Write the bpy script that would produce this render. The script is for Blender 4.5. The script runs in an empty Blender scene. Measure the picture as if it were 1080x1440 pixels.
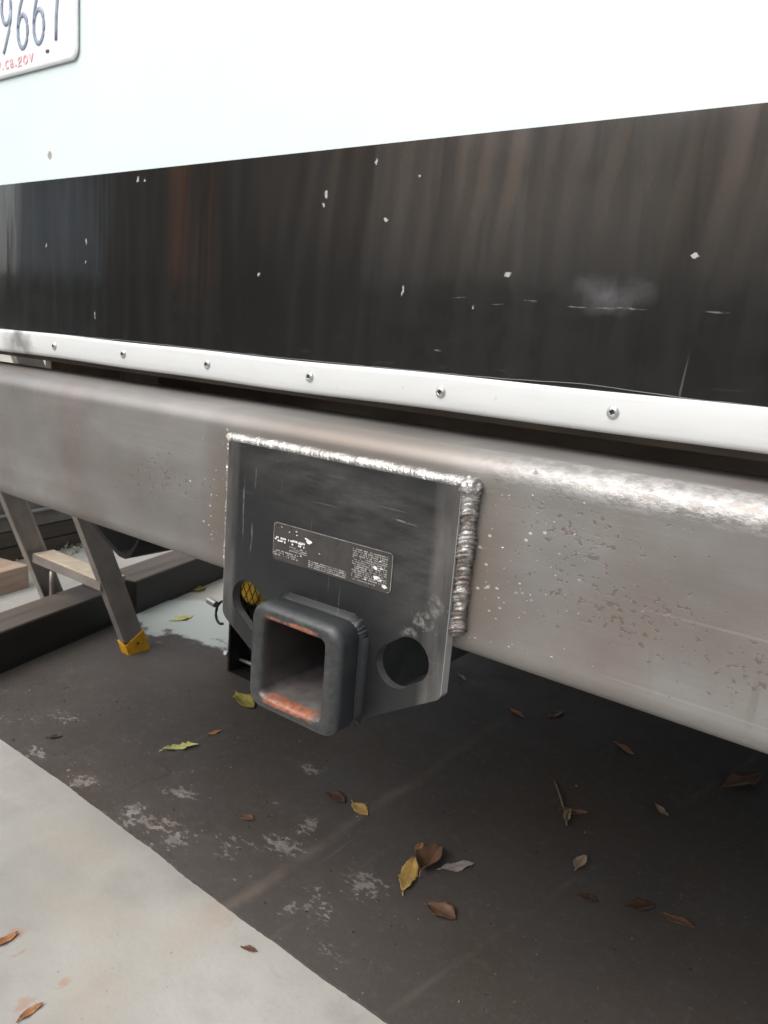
import bpy, bmesh, math, random
from mathutils import Vector, Matrix, noise as mnoise
random.seed(7)
S = bpy.context.scene
COL = S.collection

# ------------------------------------------------------------------ camera
cam_d = bpy.data.cameras.new('camera'); cam = bpy.data.objects.new('camera', cam_d); COL.objects.link(cam)
R_ = Vector((0.7912, 0.6064, 0.0792)); F_ = Vector((-0.5818, 0.7862, -0.2084)).normalized()
R_ = (R_ - F_ * R_.dot(F_)).normalized(); U_ = R_.cross(F_)
mw = Matrix((R_, U_, -F_)).transposed().to_4x4(); mw.translation = Vector((0.39772, -0.46364, 0.22499))
cam.matrix_world = mw
cam_d.sensor_fit = 'VERTICAL'; cam_d.sensor_height = 36.0; cam_d.sensor_width = 27.0
cam_d.lens = 1099.98 / 1440.0 * 36.0
cam_d.clip_start = 0.02; cam_d.clip_end = 400.0
cam_d.dof.use_dof = True; cam_d.dof.focus_distance = 0.62; cam_d.dof.aperture_fstop = 24.0
S.camera = cam

# ------------------------------------------------------------------ world, sun, exposure
SUN_EL, SUN_AZ = math.radians(52), math.radians(196)       # azimuth from +Y, clockwise seen from above
w = bpy.data.worlds.new('World'); S.world = w; w.use_nodes = True
wn = w.node_tree; wn.nodes.clear()
sky = wn.nodes.new('ShaderNodeTexSky'); sky.sky_type = 'NISHITA'; sky.sun_disc = False
sky.sun_elevation = SUN_EL; sky.sun_rotation = SUN_AZ; sky.air_density = 1.0; sky.dust_density = 4.0; sky.ozone_density = 1.0
bg = wn.nodes.new('ShaderNodeBackground'); bg.inputs['Strength'].default_value = 0.12
wo = wn.nodes.new('ShaderNodeOutputWorld')
hs = wn.nodes.new('ShaderNodeHueSaturation'); hs.inputs['Saturation'].default_value = .38      # thin overcast greys the sky
wn.links.new(sky.outputs[0], hs.inputs['Color']); wn.links.new(hs.outputs[0], bg.inputs[0]); wn.links.new(bg.outputs[0], wo.inputs[0])
sl = bpy.data.lights.new('sun', 'SUN'); sl.energy = 1.4; sl.angle = math.radians(70); sl.color = (1.0, 0.95, 0.88)
so = bpy.data.objects.new('sun', sl); COL.objects.link(so)
sd = Vector((math.sin(SUN_AZ) * math.cos(SUN_EL), math.cos(SUN_AZ) * math.cos(SUN_EL), math.sin(SUN_EL)))
so.rotation_euler = sd.to_track_quat('Z', 'Y').to_euler(); so.location = sd * 20
S.view_settings.view_transform = 'Standard'; S.view_settings.look = 'None'
S.view_settings.gamma = 1.0; S.view_settings.use_curve_mapping = False
S.view_settings.exposure = 0.75
S.render.engine = 'CYCLES'
S.cycles.max_bounces = 8

# ------------------------------------------------------------------ node helpers
class NT:
    def __init__(self, name):
        self.m = bpy.data.materials.new(name); self.m.use_nodes = True
        self.t = self.m.node_tree; self.t.nodes.clear()
        self.out = self.t.nodes.new('ShaderNodeOutputMaterial')
        self.p = self.t.nodes.new('ShaderNodeBsdfPrincipled')
        self.t.links.new(self.p.outputs[0], self.out.inputs[0])
        self.tc = self.t.nodes.new('ShaderNodeTexCoord')
        self.obj = self.tc.outputs['Object']
    def put(self, sock, v):
        if isinstance(v, bpy.types.NodeSocket): self.t.links.new(v, sock)
        elif isinstance(v, (tuple, list)) and sock.type == 'RGBA' and len(v) == 3: sock.default_value = (*v, 1)
        else: sock.default_value = v
    def set(self, **k):
        for a, v in k.items(): self.put(self.p.inputs[a.replace('_', ' ')], v)
        return self
    def math(self, op, a, b=0.0, c=None, clamp=False):
        n = self.t.nodes.new('ShaderNodeMath'); n.operation = op; n.use_clamp = clamp
        self.put(n.inputs[0], a); self.put(n.inputs[1], b)
        if c is not None: self.put(n.inputs[2], c)
        return n.outputs[0]
    def vmath(self, op, a, b=(0, 0, 0)):
        n = self.t.nodes.new('ShaderNodeVectorMath'); n.operation = op
        self.put(n.inputs[0], a); self.put(n.inputs[1], b)
        return n.outputs['Value'] if op == 'LENGTH' else n.outputs[0]
    def mapv(self, scale=(1, 1, 1), loc=(0, 0, 0), rot=(0, 0, 0), vec=None):
        n = self.t.nodes.new('ShaderNodeMapping'); self.put(n.inputs[0], vec or self.obj)
        n.inputs['Location'].default_value = loc; n.inputs['Rotation'].default_value = rot; n.inputs['Scale'].default_value = scale
        return n.outputs[0]
    def noise(self, scale, detail=4, rough=0.55, vec=None, color=False, dist=0.0):
        n = self.t.nodes.new('ShaderNodeTexNoise'); self.put(n.inputs['Vector'], vec or self.obj)
        n.inputs['Scale'].default_value = scale; n.inputs['Detail'].default_value = detail
        n.inputs['Roughness'].default_value = rough; n.inputs['Distortion'].default_value = dist
        return n.outputs['Color' if color else 'Fac']
    def voro(self, scale, vec=None, feature='F1'):
        n = self.t.nodes.new('ShaderNodeTexVoronoi'); self.put(n.inputs['Vector'], vec or self.obj)
        n.feature = feature; n.inputs['Scale'].default_value = scale
        return n.outputs['Distance']
    def rng(self, v, a, b, c=0.0, d=1.0, smooth=False):
        n = self.t.nodes.new('ShaderNodeMapRange'); n.clamp = True
        if smooth: n.interpolation_type = 'SMOOTHSTEP'
        for i, x in enumerate((v, a, b, c, d)): self.put(n.inputs[i], x)
        return n.outputs[0]
    def mix(self, f, a, b, blend='MIX'):
        n = self.t.nodes.new('ShaderNodeMix'); n.data_type = 'RGBA'; n.blend_type = blend
        self.put(n.inputs[0], f); self.put(n.inputs[6], a); self.put(n.inputs[7], b)
        return n.outputs[2]
    def fmix(self, f, a, b):
        n = self.t.nodes.new('ShaderNodeMix'); n.data_type = 'FLOAT'
        self.put(n.inputs[0], f); self.put(n.inputs[2], a); self.put(n.inputs[3], b)
        return n.outputs[0]
    def xyz(self, v=None):
        n = self.t.nodes.new('ShaderNodeSeparateXYZ'); self.put(n.inputs[0], v or self.obj); return n.outputs
    def bump(self, h, strength=0.3, dist=0.001, normal=None):
        n = self.t.nodes.new('ShaderNodeBump'); n.inputs['Strength'].default_value = strength; n.inputs['Distance'].default_value = dist
        self.put(n.inputs['Height'], h)
        if normal: self.put(n.inputs['Normal'], normal)
        return n.outputs[0]
    def spots(self, cs, vec):
        """union of soft ellipsoids; cs = (cx,cy,cz, rx,ry,rz); 1 in the middle, 0 at the rim"""
        acc = None
        for c in cs:
            d = self.vmath('SUBTRACT', vec, c[:3])
            d = self.vmath('MULTIPLY', d, tuple(1.0 / r for r in c[3:6]))
            l = self.vmath('LENGTH', d)
            f = self.math('SUBTRACT', 1.0, l, clamp=True)
            acc = f if acc is None else self.math('MAXIMUM', acc, f)
        return acc
    def warp(self, scale, amount, vec=None):
        n = self.noise(scale, 3, 0.6, vec, color=True)
        n = self.vmath('SUBTRACT', n, (.5, .5, .5)); n = self.vmath('MULTIPLY', n, (amount,) * 3)
        return self.vmath('ADD', vec or self.obj, n)

def simple(name, col, rough=0.6, metal=0.0, var=0.25, nscale=30.0, bump=0.0, bscale=200.0, bdist=0.001):
    k = NT(name)
    f = k.noise(nscale, 5)
    d = tuple(c * (1 - var) for c in col); l = tuple(min(1, c * (1 + var)) for c in col)
    k.set(Base_Color=k.mix(k.rng(f, .3, .7), d, l), Roughness=k.rng(k.noise(nscale * 2.3, 3), .3, .7, rough - .08, min(1, rough + .08)), Metallic=metal)
    if bump: k.set(Normal=k.bump(k.noise(bscale, 3), bump, bdist))
    return k.m

# ------------------------------------------------------------------ object helpers
def obj(name, bm, mat, parent=None, smooth=False, kind=None):
    me = bpy.data.meshes.new(name); bmesh.ops.recalc_face_normals(bm, faces=bm.faces[:]); bm.to_mesh(me); bm.free()
    for m in (mat if isinstance(mat, (list, tuple)) else [mat]): me.materials.append(m)
    if smooth:
        for p in me.polygons: p.use_smooth = True
    o = bpy.data.objects.new(name, me); COL.objects.link(o)
    if parent: o.parent = parent
    if kind: o['kind'] = kind
    return o
def tag(o, label, cat, group=None):
    o['label'] = label; o['category'] = cat
    if group: o['group'] = group
    return o
def empty(name, loc=(0, 0, 0)):
    o = bpy.data.objects.new(name, None); o.location = loc; COL.objects.link(o); return o
def bevel(o, width, seg=2, angle=35):
    m = o.modifiers.new('bevel', 'BEVEL'); m.width = width; m.segments = seg; m.limit_method = 'ANGLE'; m.angle_limit = math.radians(angle)
    return o
def smooth_angle(o, deg=35):
    me = o.data
    for p in me.polygons: p.use_smooth = True
    bm = bmesh.new(); bm.from_mesh(me)
    for e in bm.edges:
        e.smooth = not (len(e.link_faces) == 2 and e.calc_face_angle(0) > math.radians(deg))
    bm.to_mesh(me); bm.free(); return o
def box(bm, x0, x1, y0, y1, z0, z1):
    v = [bm.verts.new((x, y, z)) for x in (x0, x1) for y in (y0, y1) for z in (z0, z1)]
    for f in ((0, 1, 3, 2), (4, 6, 7, 5), (0, 4, 5, 1), (2, 3, 7, 6), (0, 2, 6, 4), (1, 5, 7, 3)): bm.faces.new([v[i] for i in f])
    return v
def bx(*a):
    bm = bmesh.new(); box(bm, *a); return bm
def loops(bm, ls, close=False, cap0=False, cap1=False):
    """bridge closed loops of equal length"""
    vs = [[bm.verts.new(p) for p in l] for l in ls]
    n = len(vs[0]); pairs = list(zip(vs[:-1], vs[1:])) + ([(vs[-1], vs[0])] if close else [])
    for a, b in pairs:
        for i in range(n):
            j = (i + 1) % n; bm.faces.new((a[i], a[j], b[j], b[i]))
    if cap0: bm.faces.new(vs[0][::-1])
    if cap1: bm.faces.new(vs[-1])
    return vs
def rr(hx, hz, r, n=8, cx=0.0, cz=0.0):
    """rounded rectangle outline"""
    out = []
    for (sx, sz, a0) in ((1, 1, 0), (-1, 1, 90), (-1, -1, 180), (1, -1, 270)):
        for i in range(n + 1):
            a = math.radians(a0 + 90 * i / n)
            out.append((cx + sx * (hx - r) + r * math.cos(a), cz + sz * (hz - r) + r * math.sin(a)))
    return out
def tube(bm, pts, r, n=8, cap=True):
    pts = [Vector(p) for p in pts]; ls = []
    up = Vector((0, 0, 1))
    for i, p in enumerate(pts):
        t = (pts[min(i + 1, len(pts) - 1)] - pts[max(i - 1, 0)]).normalized()
        u = up if abs(t.dot(up)) < .95 else Vector((0, 1, 0))
        a = t.cross(u).normalized(); b = t.cross(a)
        rad = r[i] if isinstance(r, (list, tuple)) else r
        ls.append([p + (a * math.cos(2 * math.pi * k / n) + b * math.sin(2 * math.pi * k / n)) * rad for k in range(n)])
    loops(bm, ls, cap0=cap, cap1=cap)
def cyl(bm, c, axis, r, h, n=16, r2=None):
    c = Vector(c); axis = Vector(axis).normalized()
    tube(bm, [c, c + axis * h], [r, r if r2 is None else r2], n)

G = -0.546                                        # ground level

# ================================================================== materials
# pale concrete
k = NT('concrete_pale')
X, Y, Z = k.xyz()
wv = k.warp(9, .05)
big = k.noise(2.2, 6, .6); fine = k.noise(160, 4, .6); mid = k.noise(14, 5, .6)
c = k.mix(k.rng(big, .3, .7), (.275, .27, .25), (.44, .43, .40))
c = k.mix(k.math('MULTIPLY', k.rng(mid, .48, .72), .45), c, (.26, .255, .235))
c = k.mix(k.math('MULTIPLY', k.rng(fine, .55, .75), .25), c, (.30, .29, .27))
# brown stain running along the old joint
Xw, Yw, Zw = k.xyz(wv)
st = k.rng(k.math('ABSOLUTE', k.math('ADD', Xw, .295)), .004, .05, 1, 0, True)
st = k.math('MULTIPLY', st, k.rng(k.noise(8, 3), .35, .65, .1, .55))
st = k.math('MULTIPLY', st, k.rng(Yw, .5, -.3, 1.0, .0))
c = k.mix(st, c, (.40, .28, .19))
patch = k.spots([(-.43, .05, G, .12, .06, .2), (-.55, .12, G, .14, .05, .2), (-.30, -.02, G, .08, .05, .2)], k.warp(6, .1))
c = k.mix(k.math('MULTIPLY', patch, .45), c, (.40, .34, .27))
rust = k.spots([(-.455, -.03, G, .012, .024, .1), (-.42, -.04, G, .006, .012, .1), (-.345, -.075, G, .010, .020, .1), (-.34, -.03, G, .007, .01, .1)], k.warp(60, .03))
c = k.mix(k.rng(rust, .05, .6, 0, .42), c, (.36, .17, .08))
sp = k.rng(k.voro(45), .05, .09, 1, 0)
c = k.mix(k.math('MULTIPLY', sp, k.rng(k.noise(5), .5, .65, 0, .55)), c, (.16, .12, .09))
k.set(Base_Color=c, Roughness=.85, Normal=k.bump(k.math('ADD', fine, k.math('MULTIPLY', mid, .6)), .35, .0015))
CONCRETE = k.m

# dark painted coat on the slab, worn through in places
k = NT('dark_floor_coat')
wv = k.warp(26, .05)
big = k.noise(1.7, 6, .6); mid = k.noise(10, 6, .65); fine = k.noise(240, 3, .6)
c = k.mix(k.rng(big, .3, .72), (.051, .043, .0375), (.088, .079, .072))
c = k.mix(k.math('MULTIPLY', k.rng(mid, .5, .75), .5), c, (.075, .058, .046))
c = k.mix(k.math('MULTIPLY', k.rng(k.noise(3.1, 5, .6, k.mapv(loc=(3, 1, 0))), .50, .68), .55), c, (.064, .045, .030))
c = k.mix(k.math('MULTIPLY', k.rng(k.noise(2.3, 5, .6, k.mapv(loc=(7, 5, 0))), .54, .70), .45), c, (.064, .066, .064))
c = k.mix(k.math('MULTIPLY', k.rng(k.noise(70, 4, .7), .54, .76), .6), c, (.115, .105, .098))
c = k.mix(k.math('MULTIPLY', k.rng(k.noise(310, 3, .6), .58, .74), .55), c, (.022, .019, .017))
c = k.mix(k.math('MULTIPLY', k.rng(k.noise(420, 2, .6, k.mapv(loc=(2, 2, 2))), .62, .76), .5), c, (.16, .145, .135))
strk = k.rng(k.noise(1, 4, .6, k.mapv((90, 5, 1), rot=(0, 0, .5))), .62, .74)
c = k.mix(k.math('MULTIPLY', strk, k.rng(k.noise(3), .45, .6, 0, .35)), c, (.15, .135, .125))
crk = k.rng(k.voro(2.6, k.warp(5, .16), 'DISTANCE_TO_EDGE'), .0012, .0045, 1, 0)
c = k.mix(k.math('MULTIPLY', crk, k.rng(k.noise(2.2, 3, .5, k.mapv(loc=(4, 0, 0))), .52, .58, 0, .22)), c, (.018, .015, .013))
Xw, Yw, Zw = k.xyz(k.warp(7, .035))
# pale dusty scuff along the old joint
st = k.rng(k.math('ABSOLUTE', k.math('ADD', Xw, .293)), .0, .018, 1, 0, True)
st = k.math('MULTIPLY', st, k.rng(k.noise(11, 4), .34, .72, .04, .55)); st = k.math('MULTIPLY', st, k.rng(Yw, 1.25, .3, 0, 1))
c = k.mix(st, c, (.19, .155, .13))
st2 = k.rng(k.math('ABSOLUTE', k.math('ADD', k.math('ADD', Xw, .06), k.math('MULTIPLY', Yw, -.18))), .0, .008, 1, 0, True)
c = k.mix(k.math('MULTIPLY', st2, k.rng(k.noise(6, 3), .45, .7, 0, .5)), c, (.16, .13, .10))
# worn patches where the pale slab shows
wear = k.spots([(-.571, .234, G, .05, .04, .3), (-.555, .31, G, .06, .035, .3), (-.467, .224, G, .07, .035, .3), (-.335, .338, G, .07, .05, .3), (-.345, .40, G, .03, .04, .3),
                (-.186, .347, G, .065, .065, .3), (-.23, .231, G, .03, .03, .3), (-.448, .525, G, .06, .04, .3), (-.837, .219, G, .05, .03, .3), (-.70, .22, G, .06, .03, .3)], k.warp(9, .07))
Xo, Yo, Zo = k.xyz()
bandw = k.math('MULTIPLY', k.math('MULTIPLY', k.rng(Yo, .60, .20, 0, 1), k.rng(Xo, .10, -.22)), k.rng(k.noise(7.5, 4, .6, k.mapv((1, 1.3, 1), loc=(5, 2, 0))), .46, .66))
wear = k.math('MAXIMUM', wear, k.math('MULTIPLY', bandw, .85))
wn1 = k.noise(72, 7, .70, k.mapv((1, 1.6, 1)))
thr = k.fmix(wear, .74, .385)
chip = k.rng(k.math('SUBTRACT', wn1, thr), 0, .035)
chip = k.math('MULTIPLY', chip, k.rng(k.noise(120, 2), .3, .5, .4, 1))
# the far left end, worn down to the slab in big islands
Xo, Yo, Zo = k.xyz()
farw = k.math('MULTIPLY', k.rng(Yo, .60, .85), k.rng(Xo, -.80, -1.15))
wn2 = k.noise(9, 8, .7)
chip2 = k.rng(k.math('ADD', wn2, k.math('MULTIPLY', farw, .52)), .70, .78)
c = k.mix(chip2, c, (.40, .44, .42))
c = k.mix(k.math('MULTIPLY', k.rng(k.noise(26, 5, .7), .45, .7), k.math('MULTIPLY', wear, .35)), c, (.17, .155, .145))
c = k.mix(k.math('MULTIPLY', chip, k.rng(k.noise(30, 4), .35, .65, .45, .95)), c, (.29, .26, .24))
dots = k.math('MULTIPLY', k.rng(k.voro(38), .03, .07, 1, 0), k.rng(k.noise(4), .5, .62))
c = k.mix(k.math('MULTIPLY', dots, .75), c, (.30, .26, .23))
k.set(Base_Color=c, Roughness=k.rng(mid, .3, .7, .58, .78), Specular_IOR_Level=.3, Normal=k.bump(k.math('ADD', k.math('MULTIPLY', fine, .35), k.math('ADD', mid, k.math('MULTIPLY', chip, -.5))), .3, .0016))
COAT = k.m

# white coach paint
k = NT('white_paint')
sc = k.spots([(-.5343, .07, .4127, .006, .05, .006), (-.50, .07, .62, .003, .05, .003)], k.warp(90, .006))
wav = k.noise(3.0, 2, .5, k.mapv((1, 1, .5)))
k.set(Base_Color=k.mix(k.rng(sc, .1, .3), k.mix(k.rng(k.noise(6, 5), .35, .7), (.705, .80, .80), (.67, .77, .775)), (.35, .33, .30)), Roughness=.28, Normal=k.bump(wav, .15, .01))
WHITE = k.m

# glossy black band with chips and rub marks
k = NT('black_band_paint')
v = k.warp(260, .008)
ch = k.spots([(-.3605, .07, .376, .0045, .05, .006), (-.3485, .07, .3745, .005, .05, .003), (-.0907, .07, .348, .003, .05, .008), (-.0925, .07, .340, .004, .05, .003), (-.023, .07, .326, .006, .05, .0035),
              (-.1709, .07, .280, .004, .05, .005), (.0969, .07, .2837, .006, .05, .0035), (-.4575, .07, .3136, .003, .05, .006), (-.4575, .07, .2916, .002, .05, .003), (-.5426, .07, .3105, .002, .05, .005),
              (-.0372, .07, .3715, .0018, .05, .006), (.2313, .07, .2972, .006, .05, .0028), (.0005, .07, .269, .0016, .05, .010),
              (.0074, .07, .3569, .0016, .05, .003), (.07, .07, .259, .003, .05, .002), (-.44, .07, .232, .002, .05, .009)], v)
chip = k.math('MULTIPLY', k.rng(ch, .46, .64), .75)
v2 = k.warp(40, .004)
sc2 = k.spots([(.185, .07, .2618, .030, .05, .0010), (.155, .07, .2622, .012, .05, .0009), (.25, .07, .262, .013, .05, .0011), (.118, .07, .2655, .009, .05, .0008), (.055, .07, .2655, .010, .05, .0007), (.04, .07, .224, .006, .05, .001), (.09, .07, .262, .008, .05, .0006)], v2)
sc2 = k.math('MULTIPLY', k.rng(sc2, .25, .6), k.rng(k.noise(1, 3, .6, k.mapv((160, 1, 600))), .42, .58, .05, .4))
ln = k.spots([(.209, .07, .2335, .0009, .05, .034)], k.mapv(rot=(0, -.06, 0), loc=(-.0139, 0, .0126), vec=v2))
scuff = k.spots([(.178, .07, .272, .036, .05, .016)], k.warp(50, .02))
dust = k.rng(k.xyz()[2], .20, .27, 1, 0)
streak = k.noise(1, 5, .6, k.mapv((60, 1, 5)))
base = k.mix(k.rng(k.noise(4, 4), .3, .7), (.015, .015, .0145), (.022, .0215, .021))
base = k.mix(k.math('MULTIPLY', k.rng(streak, .45, .75), .35), base, (.035, .034, .032))
base = k.mix(k.math('MULTIPLY', k.rng(k.noise(1, 4, .7, k.mapv((25, 1, 240))), .62, .75), k.math('MULTIPLY', dust, .4)), base, (.12, .12, .115))
base = k.mix(k.math('MULTIPLY', scuff, k.rng(k.noise(30, 4), .35, .65, 0, .65)), base, (.16, .16, .17))
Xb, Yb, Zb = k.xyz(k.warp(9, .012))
ox = k.math('MULTIPLY', k.rng(Zb, .255, .36, 0, 1, True), k.rng(Xb, -.26, .08, 0, 1, True))  # brown streaks of fence reflection painted into the upper right
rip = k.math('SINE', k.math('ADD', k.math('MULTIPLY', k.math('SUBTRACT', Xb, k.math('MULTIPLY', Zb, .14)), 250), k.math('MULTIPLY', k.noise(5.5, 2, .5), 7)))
refl_streaks = k.noise(1, 3, .55, k.mapv((34, 1, 2.4), rot=(0, .10, 0), vec=k.warp(5, .02)))
base = k.mix(k.math('MULTIPLY', ox, k.math('MULTIPLY', k.rng(refl_streaks, .33, .68, .40, 1.0), k.rng(rip, -.9, .9, .58, 1.0, True))), base, (.074, .060, .050))
base = k.mix(sc2, base, (.42, .42, .41))
base = k.mix(k.rng(ln, .1, .5, 0, .22), base, (.3, .3, .3))
base = k.mix(k.math('MULTIPLY', chip, .75), base, (.62, .62, .60))
wav = k.math('ADD', k.noise(1, 2, .5, k.mapv((9, 1, 2.2))), k.math('MULTIPLY', k.noise(1, 2, .5, k.mapv((34, 1, 4))), .12))
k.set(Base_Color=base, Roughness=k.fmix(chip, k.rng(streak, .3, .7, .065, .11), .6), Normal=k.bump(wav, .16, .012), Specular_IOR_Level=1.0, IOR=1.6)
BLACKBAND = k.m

# painted aluminium trim
k = NT('trim_aluminium')
smear = k.spots([(-.60, .07, .188, .05, .05, .02)], k.warp(25, .06))
gr = k.rng(k.noise(1, 5, .65, k.mapv((14, 14, 90))), .45, .8)
c = k.mix(k.math('MULTIPLY', gr, .3), (.71, .73, .73), (.54, .55, .55))
c = k.mix(k.rng(k.voro(60), .03, .08, .5, 0), c, (.45, .45, .44))
c = k.mix(k.math('MULTIPLY', smear, .9), c, (.10, .09, .08))
k.set(Base_Color=c, Roughness=.42, Metallic=.15, Normal=k.bump(k.noise(1, 3, .5, k.mapv((12, 12, 60))), .12, .002))
TRIM = k.m

# bare hot-rolled steel
k = NT('bare_mill_steel')
X, Y, Z = k.xyz()
brush = k.noise(1, 5, .6, k.mapv((3, 60, 170))); big = k.noise(1, 5, .6, k.mapv((4.5, 9, 11))); fine = k.noise(420, 3, .6)
c = k.mix(k.rng(big, .3, .7), (.228, .218, .209), (.365, .352, .340))
c = k.mix(k.math('MULTIPLY', k.rng(brush, .4, .75), .45), c, (.27, .245, .23))
c = k.mix(k.math('MULTIPLY', k.rng(k.noise(5.2, 4, .6, k.mapv(loc=(2, 1, 4))), .46, .66), .55), c, (.235, .238, .222))
# brownish mill scale and rust bloom
c = k.mix(k.math('MULTIPLY', k.rng(k.noise(7, 5, .6), .50, .72), .6), c, (.22, .17, .15))
# pitted spots, thick right of the plate
zone = k.spots([(.24, .0, .075, .15, .1, .055), (.20, 0, .115, .12, .1, .06), (.34, 0, .06, .12, .1, .05), (-.22, 0, .08, .14, .1, .05)], k.warp(14, .06))
pn = k.noise(1, 4, .6, k.mapv((200, 200, 230)))
pit = k.rng(k.math('ADD', pn, k.math('MULTIPLY', zone, .19)), .715, .76)
c = k.mix(k.math('MULTIPLY', pit, .6), c, (.14, .095, .075))
vert = k.math('MULTIPLY', k.rng(k.noise(1, 3, .5, k.mapv((70, 1, 9))), .66, .76), k.rng(k.noise(4, 2), .45, .6))
c = k.mix(k.math('MULTIPLY', vert, .35), c, (.16, .13, .115))
# heat tint beside the welds
heat = k.spots([(.138, 0, .08, .035, .1, .10), (-.136, 0, .08, .035, .1, .11), (.0, 0, .150, .17, .1, .018)], k.warp(12, .02))
c = k.mix(k.math('MULTIPLY', heat, .7), c, (.20, .155, .125))
# bright weld spatter, thin scratches
spz = k.spots([(.17, 0, .09, .13, .1, .10), (-.15, 0, .08, .06, .1, .09)], k.obj)
spv = k.rng(k.voro(95, k.mapv((1, 1, 1.5))), .11, .17, 1, 0)
spat = k.math('MULTIPLY', spv, k.rng(k.math('ADD', k.noise(33, 2), k.math('MULTIPLY', spz, .25)), .72, .76))
c = k.mix(k.math('MULTIPLY', spat, .8), c, (.70, .68, .65))
scr = k.rng(k.noise(1, 2, .4, k.mapv((5, 40, 330), rot=(0, .12, 0))), .735, .76)
c = k.mix(k.math('MULTIPLY', scr, .14), c, (.6, .58, .56))
# speckled glint painted on the upper round at the right
glint = k.math('MULTIPLY', k.rng(X, .10, .22), k.rng(k.math('ABSOLUTE', k.math('SUBTRACT', k.math('SUBTRACT', Z, Y), .141)), .009, .015, 1, 0))
glint = k.math('MULTIPLY', glint, k.rng(k.noise(1, 5, .7, k.mapv((110, 170, 170))), .40, .60))
c = k.mix(glint, c, (.42, .41, .41))
ro = k.math('ADD', k.rng(big, .3, .7, .40, .54), k.math('MULTIPLY', pit, .2)); ro = k.math('ADD', ro, k.math('MULTIPLY', glint, .04))
k.set(Base_Color=c, Metallic=.55, Roughness=ro,
      Normal=k.bump(k.math('ADD', k.math('MULTIPLY', brush, .6), k.math('ADD', k.math('MULTIPLY', fine, .25), k.math('MULTIPLY', k.math('ADD', k.math('SUBTRACT', spat, pit), glint), .8))), .28, .0009))
STEEL = k.m

# black powder coat, dusty and scraped
k = NT('scraped_black_coat')
X, Y, Z = k.xyz()
fine = k.noise(700, 2, .5)
d1 = k.noise(1, 6, .65, k.mapv((16, 16, 60), rot=(0, -.35, 0)))
c = k.mix(k.rng(k.noise(18, 4), .3, .7), (.0125, .0135, .0145), (.021, .022, .0235))
dust_sheen = k.spots([(.03, 0, .105, .13, .2, .045), (.09, 0, .07, .06, .2, .07), (-.02, 0, .12, .12, .2, .02)], k.warp(16, .05))  # dust, with the reflected sheen of the upper right painted in
c = k.mix(k.math('MULTIPLY', dust_sheen, k.rng(d1, .35, .75, .05, .75)), c, (.115, .108, .102))
edge = k.math('MAXIMUM', k.rng(X, .098, .106), k.rng(X, -.104, -.110))
c = k.mix(k.math('MULTIPLY', edge, k.rng(k.noise(1, 4, .6, k.mapv((60, 60, 14))), .3, .7, .1, .65)), c, (.16, .152, .145))
rub = k.spots([(.098, 0, .028, .018, .1, .012), (.088, 0, .014, .014, .1, .007), (.108, 0, .042, .010, .1, .014)], k.warp(90, .016))
c = k.mix(k.math('MULTIPLY', k.rng(rub, .3, .7, 0, .6), k.rng(k.noise(150, 4, .7), .45, .6)), c, (.27, .26, .25))
c = k.mix(k.math('MULTIPLY', k.rng(Y, .0007, .0013), k.rng(k.noise(60, 4), .3, .7, .4, .9)), c, (.085, .083, .082))
c = k.mix(k.rng(k.math('ABSOLUTE', X), .1198, .1203), c, (.33, .325, .32))
s1 = k.rng(k.noise(1, 2, .4, k.mapv((14, 200, 420), rot=(0, -.5, 0))), .70, .74)
s2 = k.rng(k.noise(1, 2, .4, k.mapv((330, 200, 14), rot=(0, .12, 0))), .72, .75)
c = k.mix(k.math('MULTIPLY', k.math('MAXIMUM', s1, s2), .12), c, (.30, .29, .28))
lines = k.spots([(-.098, 0, .075, .0012, .1, .038), (-.0865, 0, .052, .0012, .1, .018), (.075, 0, .098, .017, .1, .0012), (-.085, 0, .105, .001, .1, .012)], k.warp(30, .006))
c = k.mix(k.math('MULTIPLY', k.rng(lines, .15, .6, 0, .45), k.rng(k.noise(120, 3), .4, .6, .3, 1)), c, (.30, .29, .28))
spk = k.rng(k.voro(160), .06, .10, 1, 0)
c = k.mix(k.math('MULTIPLY', spk, k.rng(k.noise(14), .52, .64, 0, .6)), c, (.26, .25, .24))
k.set(Base_Color=c, Roughness=k.rng(d1, .3, .7, .33, .48), Normal=k.bump(k.math('ADD', k.math('MULTIPLY', fine, .5), k.math('MULTIPLY', d1, .4)), .22, .0006), Specular_IOR_Level=.45)
COATED = k.m

# receiver collar: same coat, worn lips, orange rust on the inner lips
k = NT('receiver_coat')
X, Y, Z = k.xyz(); zc = -.0327
fine = k.noise(600, 2, .5); n1 = k.noise(45, 5, .65)
c = k.mix(k.rng(n1, .3, .75), (.017, .020, .0225), (.029, .032, .035))
front = k.rng(Y, -.026, -.033)
dustm = k.math('MULTIPLY', front, k.rng(k.noise(160, 5, .75), .40, .75, .05, .5))
c = k.mix(dustm, c, (.12, .116, .112))
inn = k.math('MULTIPLY', k.rng(k.math('ABSOLUTE', X), .0328, .0336, 1, 0), k.rng(k.math('ABSOLUTE', k.math('SUBTRACT', Z, zc)), .0336, .0341, 1, 0))
c = k.mix(k.math('MULTIPLY', inn, k.rng(k.noise(60, 5), .3, .7, .3, .8)), c, k.mix(k.rng(Z, -.045, -.064), (.085, .070, .063), (.20, .18, .17)))
lipz = k.rng(k.math('ABSOLUTE', k.math('SUBTRACT', k.math('ABSOLUTE', k.math('SUBTRACT', Z, k.math('ADD', zc, k.math('MULTIPLY', k.math('SUBTRACT', k.noise(70, 3), .5), .006)))), .0345)), .0026, .0040, 1, 0)
lipy = k.rng(Y, -.022, -.025)
lipx = k.math('ADD', k.rng(X, .028, .020, 0, 1), 0)
lipx = k.math('MULTIPLY', lipx, k.rng(X, -.031, -.025))
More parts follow.
